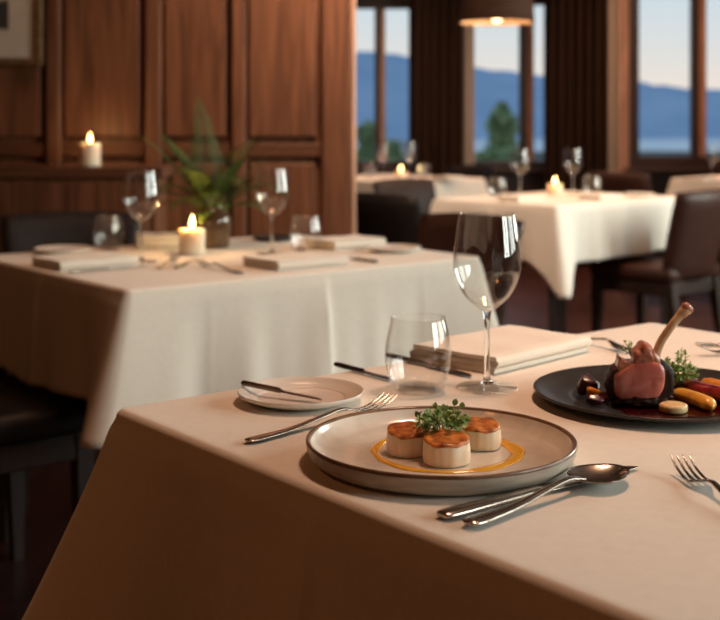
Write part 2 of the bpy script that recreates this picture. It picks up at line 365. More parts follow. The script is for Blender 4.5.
# white boathouse on the shore
t = thing('boathouse', 'small white boathouse on the lake shore in the leftmost window', 'house', (3.6, 118, -3))
bm = new_bm(); box(bm, -1.5, 1.5, -1.5, 1.5, 0, 1.9); obj('wall', bm, ramp_noise(mat('white_paint', (.7, .7, .68), .7), (.65, .65, .63), (.75, .75, .73)), t, False)
bm = new_bm(); vs = [bm.verts.new(p) for p in ((-1.8, -1.7, 1.9), (1.8, -1.7, 1.9), (1.8, 1.7, 1.9), (-1.8, 1.7, 1.9), (-1.8, 0, 2.7), (1.8, 0, 2.7))]
for f in ((0, 1, 5, 4), (2, 3, 4, 5), (0, 4, 3), (1, 2, 5), (3, 2, 1, 0)): bm.faces.new([vs[i] for i in f])
obj('roof', bm, ramp_noise(mat('grey_roof', (.3, .33, .36), .8), (.25, .28, .31), (.36, .38, .41)), t, False)

# ---------------------------------------------------------------- curtains
def curtain(x0, x1, z0, z1, y, m, label, folds, amp=.045, name='curtain', rod=True):
    t = thing(name, label, 'curtain', ((x0 + x1) / 2, y, z0), 0)
    n = folds * 12; rows = 14; bm = new_bm(); V = []
    for j in range(rows + 1):
        row = []
        v = j / rows
        for i in range(n + 1):
            u = i / n; ph = 2 * PI * folds * u
            a = amp * (1 - .35 * v) * (1 + .25 * math.sin(u * 9 + 2))
            row.append(bm.verts.new(((u - .5) * (x1 - x0) + .012 * math.sin(ph * 2) , a * math.sin(ph + .35 * math.sin(v * 3 + u * 5)), v * (z1 - z0))))
        V.append(row)
    for j in range(rows):
        for i in range(n): bm.faces.new((V[j][i], V[j][i + 1], V[j + 1][i + 1], V[j + 1][i]))
    o = obj('panel', bm, m, t); s = o.modifiers.new('thick', 'SOLIDIFY'); s.thickness = .006
    if rod:
        bm = new_bm(); tube(bm, [(-(x1 - x0) / 2 - .05, 0, z1 - z0 + .03), ((x1 - x0) / 2 + .05, 0, z1 - z0 + .03)], .014, 10); obj('rod', bm, M_FRAMED, t)
        for i in range(folds):
            a = (i + .25) / folds - .5
            bm = new_bm(); tube(bm, [(a * (x1 - x0) + 0, .022 * math.cos(q), z1 - z0 + .03 + .022 * math.sin(q)) for q in lin(0, 2 * PI, 13)], .003, 6, False); obj('curtain_ring', bm, M_FRAMED, t)
    return t
curtain(.385, .805, .02, 2.62, 9.36, M_CURT, 'dark brown floor-length curtain between the left and middle windows', 6)
curtain(1.44, 1.93, .02, 2.62, 9.36, M_CURT, 'wide dark brown curtain between the middle and right windows', 7)
curtain(.80, .905, .02, 2.60, 9.49, M_SHEER, 'narrow beige lining curtain at the left side of the middle window', 2, .02, rod=False)
curtain(1.925, 2.045, .02, 2.60, 9.49, M_SHEER, 'narrow beige lining curtain beside the right window frame', 2, .02, rod=False)

# ---------------------------------------------------------------- tables and cloths
def table(loc, rot, lu, lv, label, group='restaurant tables'):
    t = thing('dining_table', label, 'table', (loc[0], loc[1], 0), rot, group)
    bm = new_bm(); box(bm, -lu / 2 + .02, lu / 2 - .02, -lv / 2 + .02, lv / 2 - .02, .715, .744, .006); obj('tabletop', bm, M_DARKW, t, False)
    bm = new_bm(); box(bm, -lu / 2 + .07, lu / 2 - .07, -lv / 2 + .07, lv / 2 - .07, .66, .715, .004); obj('apron', bm, M_DARKW, t, False)
    for sx in (-1, 1):
        for sy in (-1, 1):
            bm = new_bm(); cx, cy = sx * (lu / 2 - .055), sy * (lv / 2 - .055)
            lathe(bm, [(0, 0), (.024, 0), (.026, .3), (.033, .66), (0, .66)], 4, None, (cx, cy)); obj('leg', bm, M_DARKW, t, False)
    return t
def cloth(loc, rot, lu, lv, label, tips, drop=.25, seed=1, crease=True, tw_=.085, group='cream tablecloths'):
    """tips: for corner order (-,-),(+,-),(+,+),(-,+): (outward x, outward y, extra drop) of the hanging corner, local."""
    rnd = random.Random(seed); hx, hy = lu / 2, lv / 2; rc = .017; r = .010
    per = []   # (p, n, e, corner, q mid distance, s)
    sides = [((-hx, -hy), (1, 0), (0, -1), lu, 0, 1), ((hx, -hy), (0, 1), (1, 0), lv, 1, 2), ((hx, hy), (-1, 0), (0, 1), lu, 2, 3), ((-hx, hy), (0, -1), (-1, 0), lv, 3, 0)]
    s0 = 0
    for (ox, oy), (tx, ty), (nx, ny), L, ca, cb in sides:
        n = int(L / .007)
        for i in range(n + 1):
            d = rc + (L - 2 * rc) * i / n
            e = min(d, L - d) - rc; c = ca if d < L / 2 else cb
            per.append(((ox + tx * d, oy + ty * d), (nx, ny), e, c, d - L / 2, s0 + d))
        cx, cy = ox + tx * (L - rc) - nx * rc, oy + ty * (L - rc) - ny * rc
        for i in range(1, 12):
            a = math.atan2(ny, nx) + (PI / 2) * i / 12
            per.append(((cx + rc * math.cos(a), cy + rc * math.sin(a)), (math.cos(a), math.sin(a)), 0, cb, 9, s0 + L))
        s0 += L
    ph = [rnd.uniform(0, 6.28) for _ in range(6)]
    rows = []
    bm = new_bm(); cv = bm.verts.new((0, 0, 0))
    for kk in (.15, .35, .55, .75, .9, .965):
        rows.append([bm.verts.new((p[0] * kk, p[1] * kk, 0)) for p, *_ in per])
    for i in range(6):
        th = PI / 2 * i / 5
        rows.append([bm.verts.new((p[0] - n[0] * r * (1 - math.sin(th)), p[1] - n[1] * r * (1 - math.sin(th)), -r * (1 - math.cos(th)))) for p, n, *_ in per])
    NT = 18
    for j in range(1, NT + 1):
        t = j / NT; row = []
        for p, n, e, c, q, s in per:
            tip = tips[c]; w = math.exp(-(e / tw_) ** 1.5)
            w2 = math.exp(-((e - .185) / .07) ** 2)
            fold = .006 * math.sin(2 * PI * s / .33 + ph[0]) + .004 * math.sin(2 * PI * s / .19 + ph[1]) + .002 * math.sin(2 * PI * s / .09 + ph[2])
            off = .004 + .016 * t + fold * t ** 1.3 * (1 - w) - .026 * w2 * t ** 1.2
            if crease and abs(q) < .15: off += .011 * math.exp(-abs(q) / (.008 if q > 0 else .035)) * min(1, t * 3)
            if crease and abs(abs(q) - lu * .3) < .05: off += .0015 * math.exp(-abs(abs(q) - lu * .3) / .008) * min(1, t * 4)
            tw = w * (t ** 1.15)
            x = p[0] + n[0] * off + tip[0] * tw; y = p[1] + n[1] * off + tip[1] * tw
            z = -r - t * (drop + tip[2] * w + .004 * math.sin(2 * PI * s / .4 + ph[3]))
            row.append(bm.verts.new((x, y, z)))
        rows.append(row)
    N = len(per)
    for i in range(N): bm.faces.new((cv, rows[0][i], rows[0][(i + 1) % N]))
    for a, b in zip(rows, rows[1:]):
        for i in range(N): bm.faces.new((a[i], b[i], b[(i + 1) % N], a[(i + 1) % N]))
    o = obj('tablecloth', bm, M_LINEN); o.location = (loc[0], loc[1], .7495); o.rotation_euler = (0, 0, rot)
    sm = o.modifiers.new('thick', 'SOLIDIFY'); sm.thickness = .0016; sm.offset = -1
    return tag(o, label, 'tablecloth', group)
class Frame:
    """a table's own axes: u along its near-left to right edge, w away from the viewer."""
    def __init__(s, o, deg): s.o = Vector(o); a = R(deg); s.a = a; s.u = Vector((math.cos(a), math.sin(a))); s.w = Vector((-math.sin(a), math.cos(a)))
    def at(s, u, w): return s.o + u * s.u + w * s.w
LU, LV = 1.04, .85
T_F = Frame((-.304, 1.466), 38.4)      # front table: its left corner; w negative towards the viewer
T_L = Frame((-.491, 2.509), 38.6)      # second table: its near corner
T_R = Frame((.835, 5.11), 44)          # far right-hand table: near corner
T_W = Frame((.24, 7.26), 44)           # table by the left window: near corner
T_E = Frame((2.54, 7.27), 44)          # table by the right window: near corner
def place(fr, lu, lv, sign, la, lb, tips, seed, drop=.25, tw_=.085):
    c = fr.at(lu / 2, sign * lv / 2)
    table(c, fr.a, lu, lv, la); return cloth(c, fr.a, lu, lv, lb, tips, drop, seed, tw_=tw_)
D = .075
dt = [(-D, -D, .09), (D, -D, .09), (D, D, .09), (-D, D, .09)]
place(T_F, LU, LV, -1, 'square dining table under the front cloth with the two plated dishes', 'cream linen tablecloth under the scallop and lamb plates, on the front table',
      [(-.07, -.07, .06), (.08, -.07, .06), (D, D, .08), (-.085, .058, .03)], 3, .235)
place(T_L, LU, LV, 1, 'square dining table carrying the fern, candle and four napkins', 'cream linen tablecloth under the fern vase, on the second table',
      [(-.085, -.03, .04), (.05, -.05, .05), (D, D, .09), (-D, D, .09)], 5, .255)
place(T_R, 1.0, .72, 1, 'square dining table under the cloth behind the big wine glass', 'cream tablecloth with a long pointed corner, under the hanging lamp',
      [(-.02, -.06, .13), (.05, -.05, .05), (D, D, .09), (-.05, .05, .09)], 8, .24, .055)
place(T_W, .80, .90, 1, 'dining table by the leftmost window', 'cream tablecloth on the table beside the leftmost window', dt, 11, .24)
place(T_E, .9, .75, 1, 'dining table below the right window', 'cream tablecloth cut off by the right edge, below the right window', dt, 14, .24)

# ---------------------------------------------------------------- chairs
def make_chair(label, m, loc, rz, group='dining chairs'):
    """faces +x locally, seat centre at the origin."""
    t = thing('dining_chair', label, 'chair', (loc[0], loc[1], 0), rz, group)
    bm = new_bm(); box(bm, -.215, .225, -.22, .22, .395, .465, .03, 4); o = obj('seat', bm, m, t)
    bm = new_bm(); box(bm, -.20, .205, -.20, .20, .335, .397, .006); obj('seat_frame', bm, M_DARKW, t, False)
    bm = new_bm(); V = []   # curved padded backrest
    n, rws = 14, 10
    for side in (0, 1):
        g = []
        for j in range(rws + 1):
            v = j / rws; row = []
            for i in range(n + 1):
                u = i / n * 2 - 1
                hw = .205 + .018 * v
                edge = (1 - max(abs(u) ** 8, abs(2 * v - 1) ** 10))
                th = .012 + .017 * max(0, edge) ** .5
                xb = -.205 - .075 * v - .02 * v * v + .045 * u * u
                row.append(bm.verts.new((xb + (th if side else -th), hw * u, .40 + .40 * v + (.010 * (1 - u * u) if j == rws else 0))))
            g.append(row)
        V.append(g)
    for g in V:
        for j in range(rws):
            for i in range(n): bm.faces.new((g[j][i], g[j][i + 1], g[j + 1][i + 1], g[j + 1][i]))
    a, b = V
    for i in range(n): bm.faces.new((a[0][i], a[0][i + 1], b[0][i + 1], b[0][i])); bm.faces.new((a[rws][i], a[rws][i + 1], b[rws][i + 1], b[rws][i]))
    for j in range(rws): bm.faces.new((a[j][0], a[j + 1][0], b[j + 1][0], b[j][0])); bm.faces.new((a[j][n], a[j + 1][n], b[j + 1][n], b[j][n]))
    obj('backrest', bm, m, t)
    for x, y, kx in ((.19, .185, .01), (.19, -.185, .01), (-.19, .185, -.07), (-.19, -.185, -.07)):
        bm = new_bm(); q = [(x + kx, y, 0, .013), (x + kx * .35, y, .2, .018), (x, y, .40, .021)]
        rings = [[bm.verts.new((cx + sx * w, cy + sy * w, z)) for sx, sy in ((-1, -1), (1, -1), (1, 1), (-1, 1))] for cx, cy, z, w in q]
        for ra, rb in zip(rings, rings[1:]):
            for i in range(4): bm.faces.new((ra[i], ra[(i + 1) % 4], rb[(i + 1) % 4], rb[i]))
        bm.faces.new(rings[0]); bm.faces.new(rings[-1]); obj('leg', bm, M_DARKW, t, False)
    return t
ch = make_chair('black leather chair pushed under the left side of the fern table', M_BLACK, (-.90, 2.76), R(40))
def chair(label, m, loc, rz):
    c = copy_thing(ch, (loc[0], loc[1], 0), rz, label)
    for q in c.children:
        if q.name.split('.')[0] in ('seat', 'backrest') and m is not M_BLACK:
            key = (q.name.split('.')[0], m.name)
            if key not in CH: CH[key] = q.data.copy(); CH[key].materials[0] = m
            q.data = CH[key]
    return c
CH = {}
chair('grey-black leather chair with its back to the panelled wall, behind the left plate', M_LEATHG, (-.855, 3.68), R(-70))
p = T_R.at(-.31, .49); chair('black chair with its back towards us, right beside the wooden wall end', M_BLACK, p, R(44))
p = T_L.at(1.225, .50); chair('brown chair at the right end of the fern table, behind the tall wine glass', M_LEATH, p, R(38.6 + 180))
p = T_R.at(.685, -.055); chair('brown leather chair pushed in at the far table, behind the lamb dish', M_LEATH, p, R(134))
p = T_R.at(.45, 1.08); chair('brown chair on the window side of the lamp-lit table, half hidden by its cloth', M_LEATHG, p, R(-46))
p = T_W.at(1.06, .55); chair('dark chair at the end of the leftmost window table, against the curtain', M_BLACK, p, R(-136))
p = T_E.at(-.36, .74); chair('dark leather chair at the right window table, below the wide curtain', M_LEATH, p, R(44))

# ---------------------------------------------------------------- sideboard, picture, lamp
t = thing('sideboard', 'low walnut sideboard with a flat top against the panelled wall', 'sideboard', (-1.95, 4.42, 0))
bm = new_bm(); box(bm, -1.22, 1.22, -.12, .14, .06, .905, .004); obj('body', bm, M_PANEL, t, False)
bm = new_bm(); box(bm, -1.25, 1.25, -.145, .145, .905, .945, .006); obj('top', bm, M_RAIL, t, False)
bm = new_bm(); box(bm, -1.18, 1.18, -.10, .13, 0, .06); obj('plinth', bm, M_DARKW, t, False)
for i in range(4):
    x0 = -1.20 + .6 * i; bm = new_bm(); box(bm, x0 + .008, x0 + .592, -.14, -.12, .10, .89, .004); d = obj('door', bm, M_PANEL, t, False)
    bm = new_bm(); lathe(bm, [(0, 0), (.006, 0), (.006, .012), (.013, .016), (.012, .024), (0, .026)], 14)
    kx = x0 + (.54 if i % 2 == 0 else .06); bmesh.ops.transform(bm, matrix=Matrix.Translation((kx, -.14, .6)) @ Matrix.Rotation(R(90), 4, 'X'), verts=bm.verts[:]); obj('knob', bm, M_DSTEEL, d)
M_GOLD = ramp_noise(mat('bronze_frame', (.22, .13, .06), .4, metal=.5), (.15, .085, .04), (.28, .17, .08), nscale=30)
t = thing('framed_picture', 'framed picture with a cream mat in the top left corner', 'picture', (-1.53, YP - .0475, 1.32))
W2, H2 = .33, .86
bm = new_bm()
for a in ((-W2, W2, 0, .028), (-W2, W2, H2 - .028, H2)): box(bm, a[0], a[1], -.03, 0, a[2], a[3], .005)
for a in ((-W2, -W2 + .028), (W2 - .028, W2)): box(bm, a[0], a[1], -.03, 0, .028, H2 - .028, .005)
obj('frame', bm, M_GOLD, t, False)
bm = new_bm(); box(bm, -W2 + .026, W2 - .026, -.012, -.004, .026, H2 - .026); obj('mat_board', bm, ramp_noise(mat('mat_board', (.55, .45, .34), .9), (.60, .50, .39), (.66, .56, .45), nscale=12), t, False)
bm = new_bm(); box(bm, -.2, .2, -.015, -.012, .13, H2 - .13)
art = ramp_noise(mat('ink_artwork', (.4, .33, .25), .9), (.05, .045, .035), (.55, .46, .36), (1, 1, 1), 7, 2, .46, .54, distort=1.5); obj('artwork', bm, art, t, False)

M_SHADE = ramp_noise(mat('lamp_shade_outside', (.05, .026, .017), .8, spec=.2), (.024, .010, .006), (.038, .017, .010), (1, 1, 12), 10)
M_SHIN = ramp_noise(mat('lamp_shade_lining', (.85, .62, .36), .6), (.83, .60, .35), (.87, .64, .38), nscale=10)
M_BULB = mat('bulb', (1, .8, .5), .5, emit=(1, .72, .38), estr=7)
lx, ly, lz = .655, 5.75, 1.585
t = thing('pendant_lamp', 'brown drum pendant lamp glowing inside, hanging over the far table', 'lamp', (lx, ly, lz))
bm = new_bm(); lathe(bm, [(.178, 0), (.181, .002), (.165, .20), (.162, .20), (.176, .001), (.178, 0)], 64); obj('lamp_shade', bm, M_SHADE, t, True, 40)
bm = new_bm(); lathe(bm, [(.1745, .001), (.1605, .198), (.03, .199), (.03, .1975), (.159, .1965), (.1725, .003), (.1745, .001)], 64); obj('lining', bm, M_SHIN, t, True, 40)
bm = new_bm(); lathe(bm, [(0, .002), (.02, .008), (.031, .032), (.028, .058), (.016, .09), (.014, .11), (0, .11)], 24); obj('bulb', bm, M_BULB, t)
bm = new_bm(); lathe(bm, [(0, .11), (.018, .11), (.02, .20), (.03, .203), (.008, .21), (.004, .22), (.004, ZC - lz), (0, ZC - lz)], 16); obj('cord', bm, M_FRAMED, t)
def lamp_point(name, loc, e, r=.02, col=WARM):
    d = bpy.data.lights.new(name, 'POINT'); d.energy = e; d.color = col; d.shadow_soft_size = r
    o = bpy.data.objects.new(name, d); COL.objects.link(o); o.location = loc
lamp_point('pendant_light', (lx, ly, lz + .012), 4, .02)

# ---------------------------------------------------------------- tableware builders
def plate_dinner(label, loc):
    t = thing('dinner_plate', label, 'plate', (*loc, .75), 0)
    prof = [(0, .0055), (.05, .0055), (.09, .0055), (.103, .0057), (.113, .0067), (.122, .0095), (.1295, .0155), (.1335, .0215)]
    bm = new_bm(); lathe(bm, spl(prof, 4), 96); obj('glazed_face', bm, M_PLATE, t)
    bm = new_bm(); lathe(bm, spl([(.1335, .0215), (.1352, .0235), (.1375, .0240), (.1387, .0225), (.1387, .0205)], 4), 96); obj('rim', bm, M_PLRIM, t)
    bm = new_bm(); lathe(bm, [(.1387, .0205), (.1375, .014), (.134, .007), (.127, .0025), (.115, .001), (.112, .0002), (.104, .0002), (.102, .0015), (0, .0015)], 96); obj('outer_wall', bm, M_PLOUT, t)
    return t
def plate_simple(name, label, loc, r, m, h=.016, group=None):
    t = tag(None or obj(name, _plate_bm(r, h), m, None), label, 'plate', group); t.location = (*loc, .75); return t
def _plate_bm(r, h):
    bm = new_bm()
    prof = spl([(0, .004), (r * .62, .004), (r * .72, .0055), (r * .86, h * .62), (r * .97, h - .0005), (r * .995, h), (r, h - .0015)], 4) + [(r * .985, h - .004), (r * .86, h * .38), (r * .72, .001), (r * .66, .0002), (r * .6, .0002), (r * .58, .0015), (0, .0015)]
    lathe(bm, prof, 72); return bm
def make_wine(label, loc, group):
    t = thing('wine_glass', label, 'wine glass', (*loc, .75), 0, group)
    out = spl([(0, .101), (.006, .1015), (.014, .1065), (.027, .118), (.038, .134), (.0438, .152), (.0446, .165), (.0433, .185), (.0402, .21), (.0372, .2295)], 5)
    inn = spl([(.0364, .2295), (.0394, .21), (.0424, .185), (.0437, .165), (.0429, .152), (.037, .1352), (.026, .1195), (.013, .1092), (.005, .106), (0, .1056)], 5)
    bm = new_bm(); lathe(bm, out + inn, 48); obj('bowl', bm, M_GLASS, t)
    bm = new_bm(); lathe(bm, spl([(0, .0045), (.009, .006), (.0052, .012), (.0038, .028), (.0034, .06), (.0036, .085), (.0052, .097), (.006, .1015), (0, .101)], 4), 24); obj('stem', bm, M_SOLID, t)
    bm = new_bm(); lathe(bm, [(0, .0003), (.039, .0003), (.0415, .0009), (.0415, .0016), (.039, .0022), (.025, .0032), (.012, .0048), (.006, .0065), (0, .007)], 48); obj('foot', bm, M_GLASS, t)
    return t
def make_tumbler(label, loc, group):
    t = thing('tumbler', label, 'glass', (*loc, .75), 0, group)
    out = spl([(0, .0004), (.026, .0004), (.031, .002), (.036, .010), (.0405, .026), (.0432, .042), (.0430, .056), (.0402, .075), (.0352, .096)], 5)
    inn = spl([(.0344, .096), (.0393, .075), (.0421, .056), (.0422, .042), (.0394, .027), (.0345, .013), (.029, .0085), (.02, .0078), (0, .0078)], 5)
    bm = new_bm(); lathe(bm, out + inn, 48); obj('bowl', bm, M_GLASS, t)
    bm = new_bm(); lathe(bm, spl([(0, .001), (.024, .001), (.028, .0025), (.0275, .005), (.022, .0066), (0, .0068)], 4), 40); obj('thick_base', bm, M_GLASS, t)
    return t
def make_candle(label, loc, z, r, h, power, group, name='pillar_candle'):
    t = thing(name, label, 'candle', (*loc, z), 0, group)
    bm = new_bm(); lathe(bm, [(0, 0), (r * .97, 0), (r, .003), (r, h - .003), (r * .985, h), (r * .93, h + .001), (r * .80, h - .004), (r * .3, h - .007), (0, h - .007)], 40); obj('wax', bm, M_WAX, t, True, 50)
    bm = new_bm(); tube(bm, [(0, 0, h - .008), (.001, 0, h + .002), (.003, 0, h + .008)], .0013, 6); obj('wick', bm, M_WICK, t)
    bm = new_bm(); lathe(bm, spl([(0, h + .003), (.0055, h + .009), (.0068, h + .016), (.0045, h + .026), (.0018, h + .035), (0, h + .041)], 4), 16); obj('flame', bm, M_FLAME, t)
    lamp_point('candle_light', (loc[0], loc[1], z + h + .047), power, .005, (1, .55, .2))
    return t
# cutlery: handle end at x = 0, business end at +x, lying on z = 0
def fork_parts(L=.21):
    bm = new_bm()
    strip(bm, spl([(0, .0035, .004, .0014), (.004, .0035, .0066, .0020), (.02, .0033, .0073, .0022), (.06, .0040, .0052, .0020), (.105, .0095, .0038, .0020), (.128, .0125, .0032, .0020), (.140, .0115, .0045, .0016), (.152, .0075, .0095, .0011), (.160, .0052, .0118, .0010), (.166, .0045, .0122, .0009)], 4)); 
    k = L / .21; bmesh.ops.scale(bm, vec=(k, k, 1), verts=bm.verts[:])
    h = bm; bm = new_bm()
    for y in (-.0099, -.0033, .0033, .0099):
        strip(bm, spl([(.164, .0047, .0021, .0009, y), (.175, .0046, .0019, .0009, y * .98), (.190, .0078, .0017, .0009, y * .96), (.203, .0130, .0013, .0008, y * .95), (.210, .0166, .0006, .0005, y * .95)], 4), 8)
    bmesh.ops.scale(bm, vec=(k, k, 1), verts=bm.verts[:])
    return [('handle', h), ('tines', bm)]
def knife_parts(L=.23):
    bm = new_bm()
    strip(bm, spl([(0, .0035, .004, .002), (.003, .0038, .0078, .0032), (.02, .0038, .0088, .0034), (.07, .0036, .0072, .0034), (.105, .0036, .0056, .0034), (.112, .0034, .0062, .0030)], 4))
    k = L / .23; bmesh.ops.scale(bm, vec=(k, k, 1), verts=bm.verts[:]); h = bm; bm = new_bm()
    strip(bm, spl([(.110, .0032, .0058, .0022), (.122, .0028, .0082, .0011, .001), (.16, .0026, .0096, .0009, .0016), (.195, .0026, .0098, .0008, .0012), (.215, .0026, .0075, .0007, -.0012), (.226, .0026, .0040, .0006, -.004), (.230, .0026, .0008, .0004, -.0065)], 5), 10)
    bmesh.ops.scale(bm, vec=(k, k, 1), verts=bm.verts[:])
    return [('handle', h), ('blade', bm)]
def spoon_parts(L=.20):
    bm = new_bm()
    strip(bm, spl([(0, .0035, .004, .0016), (.004, .0036, .0078, .0024), (.02, .0036, .0088, .0026), (.06, .0048, .0056, .0024), (.105, .0115, .0036, .0022), (.126, .0135, .0034, .0020), (.136, .0125, .0050, .0014), (.142, .0115, .0070, .0010)], 4))
    k = L / .20; bmesh.ops.scale(bm, vec=(k, k, 1), verts=bm.verts[:]); h = bm; bm = new_bm()
    nx, na = 14, 28; cx = .168; layers = []
    for th in (0, 1):
        g = [bm.verts.new((cx, 0, .0016 + .0012 * th))]; rings = []
        for i in range(1, nx + 1):
            q = i / nx; ring = []
            for a in range(na):
                A = 2 * PI * a / na; ca, sa = math.cos(A), math.sin(A)
                wy = .0255 * (1 - .18 * ca); ex = .033 if ca > 0 else .031
                ring.append(bm.verts.new((cx + q * ex * ca, q * wy * sa, .0016 + .0085 * q ** 2.2 + .0012 * th * (1 - .5 * q))))
            rings.append(ring)
        layers.append((g[0], rings))
        for a in range(na): bm.faces.new((g[0], rings[0][a], rings[0][(a + 1) % na]))
        for ra, rb in zip(rings, rings[1:]):
            for a in range(na): bm.faces.new((ra[a], rb[a], rb[(a + 1) % na], ra[(a + 1) % na]))
    ra, rb = layers[0][1][-1], layers[1][1][-1]
    for a in range(na): bm.faces.new((ra[a], rb[a], rb[(a + 1) % na], ra[(a + 1) % na]))
    bmesh.ops.scale(bm, vec=(k, k, 1), verts=bm.verts[:])
    return [('handle', h), ('bowl', bm)]
PROTO = {}
def cutlery(kind, L, end, tip, label, m=M_STEEL, group='cutlery', z=.7503, tilt=0.0, flip=False):
    """laid from the handle end point towards the tip point."""
    d = Vector((tip[0] - end[0], tip[1] - end[1])); ang = math.atan2(d.y, d.x)
    t = thing(kind, label, kind.replace('_', ' '), (end[0], end[1], z), ang, group)
    t.rotation_euler = (PI if flip else 0, tilt, ang) if not flip else (0, tilt, ang)
    key = (kind, round(L, 3), m.name)
    if key not in PROTO:
        parts = {'fork': fork_parts, 'dessert_fork': fork_parts, 'table_knife': knife_parts, 'butter_knife': knife_parts, 'spoon': spoon_parts}[kind](L)
        os_ = [obj(n, b, m, t) for n, b in parts]; PROTO[key] = [(o.name.split('.')[0], o.data) for o in os_]
    else:
        for n, me in PROTO[key]:
            o = bpy.data.objects.new(n, me); COL.objects.link(o); o.parent = t
    return t
def napkin(label, loc, rot, lx_, ly_, layers, th=.0065, group='folded napkins', seed=1):
    """zigzag-folded linen napkin: long side along local x, folds run along x."""
    rnd = random.Random(seed); bm = new_bm(); path = []; z = th * .52
    for i in range(layers):
        a, b = (-ly_ / 2, ly_ / 2) if i % 2 == 0 else (ly_ / 2, -ly_ / 2)
        j = rnd.uniform(-.003, .003)
        for q in lin(0, 1, 6): path.append((a + (b - a) * q + (j if 0 < q else 0), z + .0006 * math.sin(q * 7 + i)))
        if i < layers - 1:
            s = 1 if b > 0 else -1
            for q in (-60, -30, 0, 30, 60): path.append((b + j + s * th * .5 * math.cos(R(q)), z + th * .5 + th * .5 * math.sin(R(q))))
            z += th
    h = th * .37; N = len(path); loop = []
    def nrm(i):
        a = path[max(i - 1, 0)]; b = path[min(i + 1, N - 1)]; d = Vector((b[0] - a[0], b[1] - a[1])).normalized(); return Vector((-d.y, d.x))
    L_ = [Vector(path[i]) + h * nrm(i) for i in range(N)]; R_ = [Vector(path[i]) - h * nrm(i) for i in range(N)]
    ns = 10; rows = []
    for s in range(ns + 1):
        x = lx_ * (s / ns - .5); zz = .0012 * math.sin(s * 1.3 + seed)
        row = []
        for p in L_ + R_[::-1]:
            hgt = max(0, p.y - th) / (th * layers)
            row.append(bm.verts.new((x + .002 * math.sin(p.y * 700 + seed) , p.x, max(.0003, p.y + zz * hgt))))
        rows.append(row)
    n2 = 2 * N
    for a, b in zip(rows, rows[1:]):
        for i in range(n2): bm.faces.new((a[i], b[i], b[(i + 1) % n2], a[(i + 1) % n2]))
    for row in (rows[0], rows[-1]):
        for i in range(N - 1): bm.faces.new((row[i], row[i + 1], row[n2 - 2 - i], row[n2 - 1 - i]))
    o = obj('napkin', bm, M_NAP, None, True, 50); o.location = (loc[0], loc[1], .75); o.rotation_euler = (0, 0, rot)
    return tag(o, label, 'napkin', group)

# ---------------------------------------------------------------- front table
PC = (.083, 1.235)
plate_dinner('beige stoneware dinner plate with a brown edge holding the three scallops', PC)
DP = (.375, 1.50)
plate_simple('dinner_plate', 'black stoneware plate carrying the lamb and vegetables', DP, .157, M_CHAR, .015)
SP = (-.074, 1.50)
plate_simple('side_plate', 'small white side plate with a butter knife on it, on the front table', SP, .079, M_WHITE, .014)
cutlery('butter_knife', .118, (-.150, 1.522), (-.045, 1.468), 'small dark butter knife resting across the white side plate', M_DSTEEL, z=.7645, tilt=R(4.0))
make_wine('large wine glass in front, tallest in the picture, beside the folded napkin', tp(487, 388), 'wine glasses')
make_tumbler('stemless tumbler between the side plate and the tall wine glass', tp(418, 391), 'tumblers')
napkin('thick folded napkin behind the tall front wine glass', (.212, 1.792), T_F.a + R(8), .235, .150, 3, .0082, seed=3)
cutlery('fork', .232, (-.122, 1.297), (.042, 1.470), 'fork left of the scallop plate, tines beside the tumbler')
kA = tp(441, 520); cutlery('table_knife', .258, kA, tp(636, 467), 'dinner knife lying right of the scallop plate, under the spoon bowl')
sA = tp(467, 529); cutlery('spoon', .222, sA, tp(622, 477), 'spoon resting beside the knife in front of the scallop plate', z=.7512)
cutlery('fork', .21, (.345, .985), (.318, 1.192), 'fork at the right edge of the picture with four tines pointing away')
cutlery('dessert_fork', .218, (.306, 1.972), (.424, 1.79), 'fork on the far side of the front table, behind the black plate')
cutlery('dessert_fork', .20, (.70, 1.83), (.497, 1.79), 'fork tip at the right edge, beyond the herbs of the lamb')
cutlery('table_knife', .21, (.735, 1.855), (.53, 1.880), 'knife tip at the right edge, furthest along the front table')
cutlery('table_knife', .135, (-.035, 1.713), (.050, 1.607), 'dark knife behind the side plate, left of the tumbler', M_DSTEEL)
cutlery('table_knife', .185, (.040, 1.782), (.155, 1.637), 'dark knife seen through the tumbler, beside the front napkin', M_DSTEEL)

